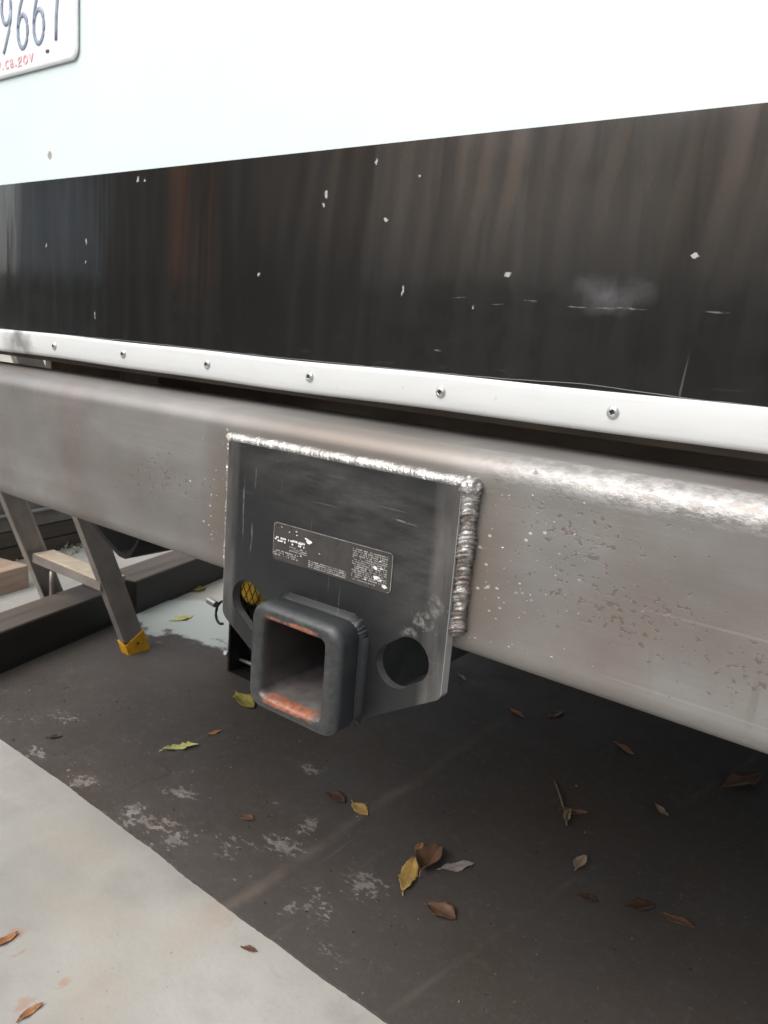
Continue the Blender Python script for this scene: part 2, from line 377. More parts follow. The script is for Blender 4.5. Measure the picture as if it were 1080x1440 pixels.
rm = k.math('MULTIPLY', k.math('MULTIPLY', lipz, lipy), lipx)
rm = k.math('MULTIPLY', rm, k.rng(k.noise(75, 5, .75), .37, .46))
side = k.math('MULTIPLY', k.math('MULTIPLY', k.rng(k.math('ABSOLUTE', k.math('SUBTRACT', X, .034)), .0008, .0016, 1, 0), lipy), k.rng(k.noise(70, 4), .56, .62))
side = k.math('MULTIPLY', side, k.rng(k.math('ABSOLUTE', k.math('SUBTRACT', Z, zc)), .028, .032, 1, 0))
rcol = k.mix(k.rng(k.noise(190, 4, .7), .35, .65), (.20, .065, .032), (.38, .155, .09))
c = k.mix(k.math('MULTIPLY', k.math('MAXIMUM', rm, side), .95), c, rcol)
k.set(Base_Color=c, Roughness=k.rng(n1, .3, .7, .32, .5), Normal=k.bump(k.math('ADD', k.math('MULTIPLY', fine, .4), k.math('ADD', k.math('MULTIPLY', n1, .3), k.math('MULTIPLY', rm, .6))), .28, .0009), Specular_IOR_Level=.55)
COLLAR = k.m

k = NT('weld_metal')
n1 = k.noise(300, 4, .6); n2 = k.noise(60, 4, .6)
c = k.mix(k.rng(n2, .35, .65), (.34, .325, .31), (.66, .65, .64))
X, Y, Z = k.xyz()
dark = k.math('MULTIPLY', k.rng(Z, .126, .118), k.rng(k.noise(130, 4, .6), .42, .6))
c = k.mix(k.math('MULTIPLY', dark, .75), c, (.16, .115, .09))
k.set(Base_Color=c, Metallic=.8, Roughness=k.rng(n1, .3, .7, .28, .5), Normal=k.bump(k.math('ADD', n1, k.noise(800, 3)), .7, .0009))
WELD = k.m

LABELFILM = simple('label_film', (.050, .047, .044), .33, 0, .25, 60)
LABELPRINT = simple('label_print', (.34, .33, .32), .5, 0, .5, 160)
LABELBRIGHT = simple('label_bright_print', (.75, .74, .72), .4, 0, .15, 160)
SCREW = simple('zinc_screw', (.55, .56, .55), .35, .85, .2, 120)
DARKHOLE = simple('screw_recess', (.06, .06, .06), .7)
PLATEWHITE = simple('plate_white', (.74, .75, .78), .35, 0, .05, 20)
PLATEINK = simple('plate_ink', (.24, .29, .38), .45, 0, .2, 80)
PLATERED = simple('plate_red_ink', (.72, .40, .40), .5, 0, .3, 200)
UNDER = simple('underbody_dusty', (.13, .105, .085), .8, 0, .4, 8)
RUBBER = simple('rubber', (.020, .020, .020), .6, 0, .4, 12, .3, 40)
ALU = NT('ladder_aluminium')
_b = ALU.noise(1, 4, .6, ALU.mapv((90, 90, 6)))
ALU.set(Base_Color=ALU.mix(ALU.rng(ALU.noise(14, 5), .35, .7), (.29, .262, .24), (.42, .385, .355)), Metallic=.55, Roughness=ALU.rng(_b, .3, .7, .42, .58), Normal=ALU.bump(_b, .15, .001)); ALU = ALU.m
TREAD = simple('ladder_tread', (.50, .42, .31), .55, .1, .15, 40, .2, 150)
YELLOW = simple('yellow_plastic', (.66, .33, .015), .42, 0, .18, 60, .1, 200)
WOODDARK = NT('dark_timber')
_n = WOODDARK.noise(1, 6, .65, WOODDARK.mapv((50, 3, 50)))
WOODDARK.set(Base_Color=WOODDARK.mix(WOODDARK.rng(_n, .3, .7), (.040, .030, .024), (.085, .066, .052)), Roughness=.62, Normal=WOODDARK.bump(_n, .4, .003)); WOODDARK = WOODDARK.m
k = NT('two_tone_timber'); _n = k.noise(1, 6, .65, k.mapv((50, 3, 50)))  # near-black sides, browner top face
top = k.rng(k.xyz()[2], G + .092, G + .098)
k.set(Base_Color=k.mix(top, k.mix(k.rng(_n, .3, .7), (.010, .009, .009), (.022, .020, .018)), k.mix(k.rng(_n, .3, .7), (.060, .048, .040), (.13, .105, .085))), Roughness=.6, Normal=k.bump(_n, .4, .003)); TWOTONE = k.m
WOODPALE = NT('raw_wood')
_n = WOODPALE.noise(1, 6, .6, WOODPALE.mapv((60, 6, 60)))
WOODPALE.set(Base_Color=WOODPALE.mix(WOODPALE.rng(_n, .3, .7), (.33, .23, .17), (.47, .35, .27)), Roughness=.7, Normal=WOODPALE.bump(_n, .3, .002)); WOODPALE = WOODPALE.m
FENCEWOOD = NT('fence_wood')
_n = FENCEWOOD.noise(1, 6, .6, FENCEWOOD.mapv((40, 40, 2.5)))
FENCEWOOD.set(Base_Color=FENCEWOOD.mix(FENCEWOOD.rng(_n, .3, .7), (.58, .50, .43), (.78, .70, .62)), Roughness=.7, Normal=FENCEWOOD.bump(_n, .4, .004)); FENCEWOOD = FENCEWOOD.m  # kept pale so the band reflects it brighter
ORANGE = simple('orange_paint', (.78, .24, .07), .5, 0, .12, 5)
BLUEGREY = simple('blue_grey_paint', (.34, .41, .48), .4, 0, .1, 4)
HEDGE = simple('hedge_leaf', (.035, .05, .022), .6, 0, .45, 3)
CHROME = simple('bright_steel', (.50, .49, .47), .42, .8, .1, 60)
BLACKSTEEL = simple('black_steel', (.015, .014, .014), .5, .2, .4, 30, .15, 150)
LENS = simple('amber_lens', (.95, .55, .06), .3, 0, .15, 25)
LEAFM = {}
def leafmat(key, a, b, vein):
    k = NT('leaf_' + key)
    X, Y, Z = k.xyz()
    n = k.noise(70, 5, .6)
    c = k.mix(k.rng(n, .35, .68), a, b)
    rib = k.rng(k.math('ABSOLUTE', Y), .0004, .0012, 1, 0)
    c = k.mix(k.math('MULTIPLY', rib, .6), c, vein)
    c = k.mix(k.math('MULTIPLY', k.rng(k.noise(260, 3), .62, .72), .6), c, tuple(x * .35 for x in a))
    k.set(Base_Color=c, Roughness=.55, Normal=k.bump(n, .3, .001)); LEAFM[key] = k.m
leafmat('yellowgreen', (.36, .35, .10), (.50, .50, .19), (.58, .56, .28))
leafmat('olive', (.20, .17, .035), (.34, .28, .06), (.42, .36, .12))
leafmat('mustard', (.33, .21, .055), (.46, .31, .10), (.30, .16, .03))
leafmat('orange', (.28, .12, .05), (.40, .19, .09), (.20, .08, .03))
leafmat('brown', (.10, .055, .032), (.17, .095, .055), (.06, .03, .02))
leafmat('dark', (.050, .026, .018), (.085, .045, .030), (.03, .02, .012))
leafmat('tan', (.27, .19, .13), (.38, .28, .20), (.2, .14, .09))
leafmat('grey', (.24, .20, .185), (.36, .31, .29), (.2, .17, .15))

# ================================================================== setting
bm = bmesh.new()
n = 24; half = 60.0
box(bm, -half, half, -half, half, G - .3, G)
o = obj('ground', bm, CONCRETE, kind='structure'); o['label'] = 'pale stained concrete yard slab'

# dark coat on the slab under the vehicle, wavy front edge, ragged left end
front = [(-1.21, .1975), (-.931, .1970), (-.80, .1975), (-.662, .1965), (-.532, .1930), (-.424, .1895), (-.316, .1850), (-.234, .1835), (-.159, .1838), (-.086, .1832), (-.0166, .1835), (.15, .185), (.3, .184), (.6, .187), (1.0, .186), (1.6, .188), (3.0, .189)]
def x_e(a, b, t): return a[0] + (b[0] - a[0]) * t
fine_front = []
for (a, b) in zip(front[:-1], front[1:]):
    m_ = max(1, int((b[0] - a[0]) / .006)) if -1.1 < a[0] < .3 else 4
    for i in range(m_):
        t = i / m_; fine_front.append((a[0] + (b[0] - a[0]) * t, a[1] + (b[1] - a[1]) * t + random.gauss(0, .0003) + .0012 * math.sin(x_e(a, b, t) * 37) * math.sin(x_e(a, b, t) * 11)))
fine_front.append(front[-1])
back = [(3.0, 4.2), (-.5, 4.2), (-.62, 2.0), (-.66, 1.25), (-.80, 1.06), (-.95, 1.02), (-1.08, .99), (-1.20, 1.0), (-1.30, .97), (-1.37, .885), (-1.32, .60), (-1.24, .30)]
bm = bmesh.new()
vs = [bm.verts.new((x, y, G + .004)) for x, y in fine_front + back]
es = [bm.edges.new((vs[i], vs[(i + 1) % len(vs)])) for i in range(len(vs))]
bmesh.ops.triangle_fill(bm, use_beauty=True, use_dissolve=False, edges=es)
r = bmesh.ops.extrude_face_region(bm, geom=bm.faces[:])
for g in r['geom']:
    if isinstance(g, bmesh.types.BMVert): g.co.z = G - .004
o = obj('dark_floor_coating', bm, COAT, kind='structure'); o['label'] = 'dark worn floor coating with chipped edge under the vehicle'

# ================================================================== the vehicle
veh = tag(empty('vehicle', (0, 0, G)), 'white vehicle rear with black lower band, bare steel bumper beam and welded hitch plate', 'vehicle')
def vpart(name, bm, mat, parent=None, **kw):
    """part built in world coordinates, parented to the vehicle (or to one of its parts)"""
    o = obj(name, bm, mat, **kw); p = parent or veh
    o.parent = p
    if p is veh: o.location = (0, 0, -G)
    return o
XL, XR = -1.05, 1.55
PY = .075
rear = vpart('rear_panel', bx(XL, XR, PY, PY + .006, .3852, 2.5), WHITE)
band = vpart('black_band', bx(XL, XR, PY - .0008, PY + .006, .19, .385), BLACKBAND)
vpart('body_shell', bx(XL, XR, PY + .0065, 5.6, .215, 2.5), WHITE)
# underbody: floor, frame rails, crossmember
bm = bmesh.new(); box(bm, XL + .02, XR - .02, PY + .02, 5.58, .17, .214)
box(bm, -.42, -.34, .15, 5.4, .03, .169); box(bm, .80, .88, .15, 5.4, .03, .169); box(bm, -.338, .798, .6, .68, .06, .168)
vpart('underbody', bm, UNDER)
vpart('gap_blocker', bx(XL, XL + .02, .36, 3.2, .02, .2145), UNDER)  # unseen panel added to keep bright ground out of the gap
vpart('rear_crossmember', bx(-.62, XR - .03, .30, .34, .02, .1695), UNDER)
# wheels
def wheel(x, y):
    rad = .36; zc_ = G + rad
    bm = bmesh.new(); prof = [(-.1, .2), (-.11, .3), (-.09, .345), (-.05, rad), (.05, rad), (.09, .345), (.11, .3), (.1, .2)]
    ls = [[(x + px, y + r * math.cos(a * math.pi / 20), zc_ + r * math.sin(a * math.pi / 20)) for a in range(40)] for px, r in prof]
    loops(bm, ls, cap0=False, cap1=False); wo_ = vpart('wheel', bm, RUBBER, smooth=True)
    bm = bmesh.new(); cyl(bm, (x - .07, y, zc_), (1, 0, 0), .202, .14, 32); vpart('rim', bm, SCREW, wo_)
wheel(XL + .18, 3.7); wheel(XR - .18, 3.7)

# aluminium trim strip with a rolled profile
TY = PY - .006
prof = [(PY - .001, .2050), (TY + .0015, .2052), (TY + .0002, .2040), (TY, .2015), (TY - .0004, .195), (TY - .0004, .186), (TY, .181), (TY + .001, .1780), (TY + .0035, .1764), (TY + .008, .1766), (TY + .020, .1775), (TY + .020, .1785), (TY + .0075, .1785), (PY - .001, .181)]
bm = bmesh.new(); nseg = 80
ls = []
for i in range(nseg + 1):
    x = XL + (XR - XL) * i / nseg
    wob = .0006 * math.sin(x * 9) + .0004 * math.sin(x * 23 + 1)
    ls.append([(x, y, z + wob) for y, z in prof])
loops(bm, ls, cap0=True, cap1=True)
trim = smooth_angle(vpart('trim_strip', bm, TRIM), 50)
# sealant line above the trim
bm = bmesh.new(); pts = []
for i in range(120):
    x = -.9 + i * .011
    pts.append((x, PY - .0011, .2060 + .0005 * math.sin(x * 13) + random.gauss(0, .00015) + .0024 * math.exp(-((x - .17) / .05) ** 2)))
tube(bm, pts, .0004, 6); vpart('sealant_line', bm, simple('grey_sealant', (.13, .13, .13), .6), smooth=True)
# screws
def screw_mesh():
    bm = bmesh.new(); n = 24
    def ring(r, y): return [(r * math.cos(2 * math.pi * i / n), y, r * math.sin(2 * math.pi * i / n)) for i in range(n)]
    ls = [ring(.0046, 0), ring(.0046, -.0004), ring(.0040, -.0013), ring(.0030, -.0019), ring(.0024, -.0021)]
    vs = loops(bm, ls)
    # square recess
    sq = ls[-1]
    r2 = []
    for (x, y, z) in sq:
        m_ = max(abs(x), abs(z)); s_ = .0016 / m_; r2.append((x * s_, -.0021, z * s_))
    a = vs[-1]; b = [bm.verts.new(p) for p in r2]; d = [bm.verts.new((p[0], -.0007, p[2])) for p in r2]
    for i in range(n):
        j = (i + 1) % n; bm.faces.new((a[i], a[j], b[j], b[i])); f = bm.faces.new((b[i], b[j], d[j], d[i])); f.material_index = 1
    f = bm.faces.new(d); f.material_index = 1
    me = bpy.data.meshes.new('screw'); bmesh.ops.recalc_face_normals(bm, faces=bm.faces[:]); bm.to_mesh(me); bm.free()
    me.materials.append(SCREW); me.materials.append(DARKHOLE); return smooth_mesh(me)
def smooth_mesh(me):
    for p in me.polygons: p.use_smooth = True
    return me
sm = screw_mesh()
for i, x in enumerate((-.945, -.802, -.659, -.5167, -.3754, -.2331, -.0921, .0506, .1942, .338, .481, .624, .767, .91)):
    o = bpy.data.objects.new('screw', sm); COL.objects.link(o); o.parent = trim
    o.location = (x, TY - .0004, .1917 + random.uniform(-.0005, .0005)); o.rotation_euler = (random.uniform(-.05, .05), random.uniform(0, 3), random.uniform(-.05, .05))

# licence plate
PX0, PX1, PZ0, PZ1 = -.775, -.4705, .5075, .660
pcx, pcz = (PX0 + PX1) / 2, (PZ0 + PZ1) / 2; hx, hz = (PX1 - PX0) / 2, (PZ1 - PZ0) / 2
bm = bmesh.new(); y0 = PY - .0018
ls = []
for (ins, dy, r) in ((0, 0, .012), (0, -.0012, .012), (.0012, -.0022, .011), (.0035, -.0026, .010), (.0055, -.0022, .009), (.0070, -.0012, .008), (.0075, -.0011, .008)):
    ls.append([(x, y0 + dy, z) for x, z in rr(hx - ins, hz - ins, r, 8, pcx, pcz)])
loops(bm, ls, cap0=True, cap1=True)
plate = smooth_angle(vpart('license_plate', bm, PLATEWHITE), 40)
FY = y0 - .0012
def digit(ch, cx, zb, h=.067, wd=.0215):
    W, H = wd / 2, h; P = []
    if ch == '7':
        P = [(-W, H), (W, H), (W * .55, H * .72), (W * .1, H * .40), (-W * .1, 0)]
        P = [(-W, H), (-W * .2, H), (W, H), (W * .8, H * .86), (W * .42, H * .62), (W * .2, H * .4), (W * .12, H * .2), (W * .1, 0)]
    else:
        pts = []
        rz = h * .265
        for i in range(25):
            a = math.radians(90 + 360 * i / 24); pts.append((W * math.cos(a), rz + rz * math.sin(a)))
        # tail: from upper right sweeping down to the left side of the bowl
        tail = [(W * .75, H), (W * .45, H * .93), (W * .0, H * .80), (-W * .5, H * .66), (-W * .85, H * .50), (-W * 1.0, H * .32)]
        P = [tail, pts]
        if ch == '9': P = [[(-x, H - z) for x, z in l] for l in P]
    bm = bmesh.new()
    for l in (P if isinstance(P[0], list) else [P]):
        tube(bm, [(cx + x, FY, zb + z) for x, z in l], .0029, 8)
    for v in bm.verts: v.co.y = FY + (v.co.y - FY) * .35
    return bm
for ch, cx in (('9', -.6225), ('6', -.5855), ('6', -.550), ('7', -.515)):
    vpart('digit', digit(ch, cx, .5325 if ch == '7' else .5345), PLATEINK, plate, smooth=True)['label'] = 'raised digit ' + ch
cu = bpy.data.curves.new('t', 'FONT'); cu.body = 'dmv.ca.gov'; cu.size = .0215; cu.space_character = 1.22; cu.align_x = 'CENTER'; cu.extrude = .0003
to = bpy.data.objects.new('t', cu); COL.objects.link(to); bpy.context.view_layer.update()
me = bpy.data.meshes.new_from_object(to); bpy.data.objects.remove(to)
me.materials.clear(); me.materials.append(PLATERED)
me.transform(Matrix.Translation((pcx + .002, FY - .0002, .5165)) @ Matrix.Rotation(math.pi / 2, 4, 'X'))
o = bpy.data.objects.new('web_address', me); COL.objects.link(o); o.parent = plate; o['label'] = 'small red web address print'
bm = bmesh.new(); ls = [[(x, FY - .0004, z) for x, z in rr(.0035, .0018, .0017, 4, -.532, .5235)], [(x, FY + .0005, z) for x, z in rr(.0035, .0018, .0017, 4, -.532, .5235)]]
loops(bm, ls, cap0=True, cap1=True); vpart('mounting_slot', bm, DARKHOLE, plate)

# bumper beam: 6 inch rounded square tube
BZ0, BZ1, BY0, BY1, BR = .006, .158, .009, .132, .0175
bm = bmesh.new(); ls = []; nx = 60
pr = rr((BY1 - BY0) / 2, (BZ1 - BZ0) / 2, BR, 10, (BY0 + BY1) / 2, (BZ0 + BZ1) / 2)
for i in range(nx + 1):
    x = -1.0 + 2.5 * i / nx; ls.append([(x, y, z) for y, z in pr])
pi_ = rr((BY1 - BY0) / 2 - .006, (BZ1 - BZ0) / 2 - .006, BR - .006, 10, (BY0 + BY1) / 2, (BZ0 + BZ1) / 2)
ls += [[(1.5, y, z) for y, z in pi_], [(-1.0, y, z) for y, z in pi_]]
loops(bm, ls, close=True)
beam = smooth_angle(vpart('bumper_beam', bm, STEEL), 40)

# hitch plate with slots and receiver hole
T = .009
def fillet(poly, rads, n=6):
    out = []
    for i, p in enumerate(poly):
        r = rads[i]; p = Vector(p); a = Vector(poly[i - 1]); b = Vector(poly[(i + 1) % len(poly)])
        if r <= 0: out.append(tuple(p)); continue
        u = (a - p).normalized(); v = (b - p).normalized(); ang = u.angle(v); d = r / math.tan(ang / 2)
        c = p + (u + v).normalized() * (r / math.sin(ang / 2)); s = p + u * d; e = p + v * d
        a0 = math.atan2((s - c).y, (s - c).x); a1 = math.atan2((e - c).y, (e - c).x); da = (a1 - a0 + math.pi) % (2 * math.pi) - math.pi
        for k_ in range(n + 1):
            t = a0 + da * k_ / n; out.append((c.x + r * math.cos(t), c.y + r * math.sin(t)))
    return out
ow = .1204
outer = fillet([(-ow, .1327), (ow, .1327), (ow, -.0275), (.040, -.0745), (-.040, -.0745), (-ow, -.0275)], [.003, .003, .008, .006, .006, .012])
def slot(c0, c1, r, n=14):
    c0, c1 = Vector(c0), Vector(c1); a = math.atan2((c1 - c0).y, (c1 - c0).x); out = []
    for i in range(n + 1): t = a - math.pi / 2 + math.pi * i / n; out.append((c1.x + r * math.cos(t), c1.y + r * math.sin(t)))
    for i in range(n + 1): t = a + math.pi / 2 + math.pi * i / n; out.append((c0.x + r * math.cos(t), c0.y + r * math.sin(t)))
    return out
ZC = -.0327
holes = [slot((.0765, -.0155), (.0895, -.0062), .0180, 20), slot((-.0765, -.0155), (-.0895, -.0062), .0180, 20), rr(.0405, .0405, .008, 4, 0, ZC)]
bm = bmesh.new(); es = []
for lp in [outer] + holes:
    v = [bm.verts.new((x, 0, z)) for x, z in lp]; es += [bm.edges.new((v[i], v[(i + 1) % len(v)])) for i in range(len(v))]
bmesh.ops.triangle_fill(bm, use_beauty=True, use_dissolve=False, edges=es)
r = bmesh.ops.extrude_face_region(bm, geom=bm.faces[:])
bmesh.ops.translate(bm, verts=[g for g in r['geom'] if isinstance(g, bmesh.types.BMVert)], vec=(0, T - .0003, 0))
hp = bevel(vpart('hitch_plate', bm, COATED), .0011, 2, 50)
hp['label'] = 'scraped black hitch plate welded to the bumper face'
# receiver: collar + neck + tube interior, one lathed-like sweep of rounded rectangles
CF = -.0345
def L(hx, hz, r, y): return [(x, y, z) for x, z in rr(hx, hz, r, 10, 0, ZC)]
OH, OZ = .0485, .0462
bm = bmesh.new()
loops(bm, [L(.0425, .0405, .010, .004), L(.0425, .0405, .010, -.0075), L(OH - .004, OZ - .004, .013, -.008), L(OH - .001, OZ - .001, .014, -.0095), L(OH, OZ, .0145, -.012), L(OH, OZ, .0145, CF + .0075), L(OH - .0006, OZ - .0006, .0142, CF + .0048),
           L(OH - .0024, OZ - .0024, .0133, CF + .0018), L(OH - .0050, OZ - .0050, .012, CF + .0003), L(OH - .0072, OZ - .0072, .010, CF), L(.0362, .0362, .0075, CF), L(.0345, .0345, .0062, CF + .0008), L(.0332, .0332, .0055, CF + .0035), L(.0330, .0330, .005, CF + .008), L(.0330, .0330, .005, .05), L(.0330, .0330, .005, .20), L(.0385, .0385, .008, .20), L(.0385, .0385, .008, .0045)], close=True)
smooth_angle(vpart('receiver_tube', bm, COLLAR, hp), 50)
# fillet weld round the neck, painted over
bm = bmesh.new(); ls = []
for (g, y) in ((.0, -.0095), (.0025, -.0080), (.0045, -.0052), (.0058, -.0022), (.0066, .0008)):
    ring_ = []
    for (x, z) in rr(.0428 + g, .0408 + g, .011 + g * .6, 26, 0, ZC):
        b = 1 + random.gauss(0, .012) * (1 if g > 0 else 0)
        ring_.append((x * b, y + random.gauss(0, .00025), ZC + (z - ZC) * b))
    ls.append(ring_)
loops(bm, ls); vpart('neck_weld', bm, COATED, hp, smooth=True)
# warning label
bm = bmesh.new()
LZ0, LZ1, LX0, LX1 = .0400, .0725, -.0595, .0675
lcx, lcz = (LX0 + LX1) / 2, (LZ0 + LZ1) / 2
o1 = rr((LX1 - LX0) / 2, (LZ1 - LZ0) / 2, .004, 6, lcx, lcz)
loops(bm, [[(x, -.0001, z) for x, z in o1], [(x, -.00045, z) for x, z in o1]], cap1=True)
lab = vpart('warning_label', bm, LABELFILM, hp); lab['label'] = 'worn dark sticker with faded print'
# outline and faded print (unreadable in the photo: dashes of the size of the text)
bm = bmesh.new(); yP = -.00062
def dash(x0, x1, z0, z1, mi=0):
    f = bm.faces.new([bm.verts.new(p) for p in ((x0, yP, z0), (x1, yP, z0), (x1, yP, z1), (x0, yP, z1))]); f.material_index = mi
oo = rr((LX1 - LX0) / 2 - .0004, (LZ1 - LZ0) / 2 - .0004, .0036, 6, lcx, lcz); oi = rr((LX1 - LX0) / 2 - .0008, (LZ1 - LZ0) / 2 - .0008, .0033, 6, lcx, lcz)
for i in range(len(oo)):
    j = (i + 1) % len(oo)
    if random.random() < .86 and not (oo[i][0] < -.03 and oo[i][1] < .05):
        bm.faces.new([bm.verts.new((q[0], yP, q[1])) for q in (oo[i], oo[j], oi[j], oi[i])])
def text_rows(x0, x1, z0, z1, pitch, keep, mi=0):
    z = z1
    while z - pitch * .6 > z0:
        x = x0
        while x < x1:
            wl = random.uniform(.0005, .0012) * pitch / .0016
            if random.random() < keep: dash(x, min(x + wl, x1), z - pitch * random.uniform(.5, .66), z, mi)
            x += wl + random.uniform(.0001, .0005)
        z -= pitch
text_rows(.028, .0625, .0445, .0685, .0017, .74)
text_rows(.030, .052, .0425, .0440, .0014, .8)
text_rows(-.018, .0225, .0405, .0475, .0016, .86)
text_rows(-.058, -.030, .0425, .0485, .0018, .6)
text_rows(-.040, -.020, .0500, .0545, .0016, .7)
text_rows(-.056, -.036, .0555, .060, .0026, .42, 1)
text_rows(-.035, -.023, .0555, .0605, .0028, .5, 1)
def blot(cx, cz, r, mi=1, sq=.5):
    n_ = 9; bm.faces.new([bm.verts.new((cx + r * random.uniform(.5, 1.1) * math.cos(a * 2 * math.pi / n_), yP - .00006, cz + sq * r * random.uniform(.5, 1.1) * math.sin(a * 2 * math.pi / n_))) for a in range(n_)]).material_index = mi
for cx, cz, r in ((-.0565, .0578, .0016), (-.033, .0685, .0013), (-.0325, .0655, .0012), (-.018, .0630, .0042), (-.022, .0648, .002), (-.0285, .0590, .0030), (-.036, .0598, .0018), (-.0065, .0555, .0011), (.051, .0575, .0030), (.057, .0580, .0016), (.053, .0500, .0042), (.056, .0488, .0028), (.0425, .0462, .0014), (.061, .0446, .003), (-.0485, .057, .0014), (-.041, .0665, .0010), (-.050, .0690, .0009), (.0555, .0635, .0012), (-.0265, .0490, .0012)):
    blot(cx, cz, r)
bm.faces.ensure_lookup_table()
for f in bm.faces:
    if f.normal.y > 0: f.normal_flip()
me = bpy.data.meshes.new('label_print'); bm.to_mesh(me); bm.free(); me.materials.append(LABELPRINT); me.materials.append(LABELBRIGHT)
o = bpy.data.objects.new('label_print', me); COL.objects.link(o); o.parent = hp

# weld beads
def bead(pts, nrm_a, nrm_b, rad, seed, ripple=.0042, cap=True):
    """half-round bead along pts; nrm_a, nrm_b span its section (outwards)"""
    rnd = random.Random(seed); bm = bmesh.new(); pts = [Vector(p) for p in pts]
    path = [pts[0]]; step = .0007
    for a, b in zip(pts[:-1], pts[1:]):
        m_ = int((b - a).length / step)
        for i in range(1, m_ + 1): path.append(a.lerp(b, i / m_))
    A, B = Vector(nrm_a).normalized(), Vector(nrm_b).normalized(); n_ = 14; ls = []
    t = (pts[-1] - pts[0]).normalized(); L_ = len(path) * step
    amp = rnd.uniform(.9, 1.1); nxt = ripple
    low = [rnd.uniform(.86, 1.14) for _ in range(60)]
    for i, p in enumerate(path):
        s = i * step; ph = (s % nxt) / nxt
        if ph < step / nxt: amp = rnd.uniform(.88, 1.14); 
        lf = low[int(s / .006) % 60] * (1 - (s / .006 % 1)) + low[(int(s / .006) + 1) % 60] * (s / .006 % 1)
        e = min(1, min(s, L_ - s) / .005); e = math.sqrt(max(.03, e))
        rr_ = rad * lf * (.90 + .12 * amp * (1 - (2 * ph - 1) ** 2) ** .5 + .04 * math.sin(s * 1900 + seed)) * e
        ring_ = []
        for j in range(n_):
            a = 2 * math.pi * j / n_
            q = rr_ * (1 + rnd.gauss(0, .075))
            # ripples lag in the middle of the bead: crescents
            lag = t * (.0034 * max(0, math.cos(a - math.pi / 4)))
            ring_.append(p + A * (q * math.cos(a)) + B * (q * math.sin(a)) - lag)
        ls.append(ring_)
    loops(bm, ls, cap0=True, cap1=True); return bm
b1 = bead([(-ow - .002, .0055, .1342), (ow + .003, .0055, .1342)], (0, 0, 1), (0, -1, 0), .0046, 3, .0052)
vpart('weld_bead', b1, WELD, hp, smooth=True)['label'] = 'bright weld bead along the top edge of the plate'
b2 = bead([(ow + .0045, .0055, .136), (ow + .0052, .0055, .080), (ow + .0050, .0055, .0215)], (1, 0, 0), (0, -1, 0), .0060, 5, .0052)
vpart('weld_bead', b2, WELD, hp, smooth=True)['label'] = 'rippled weld bead down the right edge of the plate'
b3 = bead([(-ow - .0035, .0065, .134), (-ow - .0035, .0065, .012)], (-1, 0, 0), (0, -1, 0), .0036, 9, .0052)
vpart('weld_bead', b3, WELD, hp, smooth=True)['label'] = 'thin weld bead down the left edge of the plate'
rnd = random.Random(4)
for (c, rad) in (((ow + .0045, .0040, .1330), .0078), ((-ow - .001, .005, .1342), .0052)):
    bm = bmesh.new(); r = bmesh.ops.create_icosphere(bm, subdivisions=4, radius=rad)
    for v in r['verts']:
        q = Vector(v.co); d = mnoise.noise(q * 260) * .22 + mnoise.noise(q * 700) * .16 + rnd.gauss(0, .02)
        v.co = Vector((q.x, q.y, q.z * .95)) * (1 + d) + Vector(c)
    vpart('weld_blob', bm, WELD, hp, smooth=True)
# weld spatter: small frozen beads on the beam face
bm = bmesh.new(); rnd = random.Random(12)
for i in range(85):
    if i < 66: x = ow + .012 + abs(rnd.gauss(0, .055)); z = rnd.uniform(.022, .138)
    else: x = -ow - .008 - abs(rnd.gauss(0, .022)); z = rnd.uniform(.025, .135)
    r_ = rnd.uniform(.00025, .0007)
    r = bmesh.ops.create_icosphere(bm, subdivisions=1, radius=r_)
    sx = rnd.uniform(.9, 2.0)
    for v in r['verts']: v.co = Vector((v.co.x * sx, v.co.y * .6, v.co.z)) + Vector((x, BY0, z))
o = vpart('weld_spatter', bm, WELD, beam); o['kind'] = 'stuff'

# black flap and bracket hanging below the body, left
bm = bmesh.new(); pf = [(-1.04, -.10), (-1.01, -.13), (-.96, -.165), (-.90, -.197), (-.865, -.212), (-.845, -.213), (-.83, -.205), (-.81, -.180), (-.795, -.155), (-.785, -.12)]
th = .004; ls = []
for (dy, ins) in ((0, 0), (.16, 0)):
    ls.append([(x, .40 + dy, z) for x, z in pf])
pin = [(x, z + .010) for x, z in pf]
for i in range(len(pf) - 1):
    a = [(pf[i][0], .40, pf[i][1]), (pf[i + 1][0], .40, pf[i + 1][1]), (pin[i + 1][0], .40, pin[i + 1][1]), (pin[i][0], .40, pin[i][1])]
    b = [(x, .60, z) for x, y, z in a]
    va = [bm.verts.new(p) for p in a]; vb = [bm.verts.new(p) for p in b]
    bm.faces.new(va); bm.faces.new(vb[::-1])
    for q in range(4): bm.faces.new((va[q], vb[q], vb[(q + 1) % 4], va[(q + 1) % 4]))
bmesh.ops.remove_doubles(bm, verts=bm.verts[:], dist=1e-5)
vpart('wheel_arch_liner', bm, RUBBER)
bm = bmesh.new(); box(bm, -.97, -.80, .47, .50, -.165, .2)
vpart('support_bracket', bm, simple('brown_dusty_steel', (.07, .055, .048), .7))

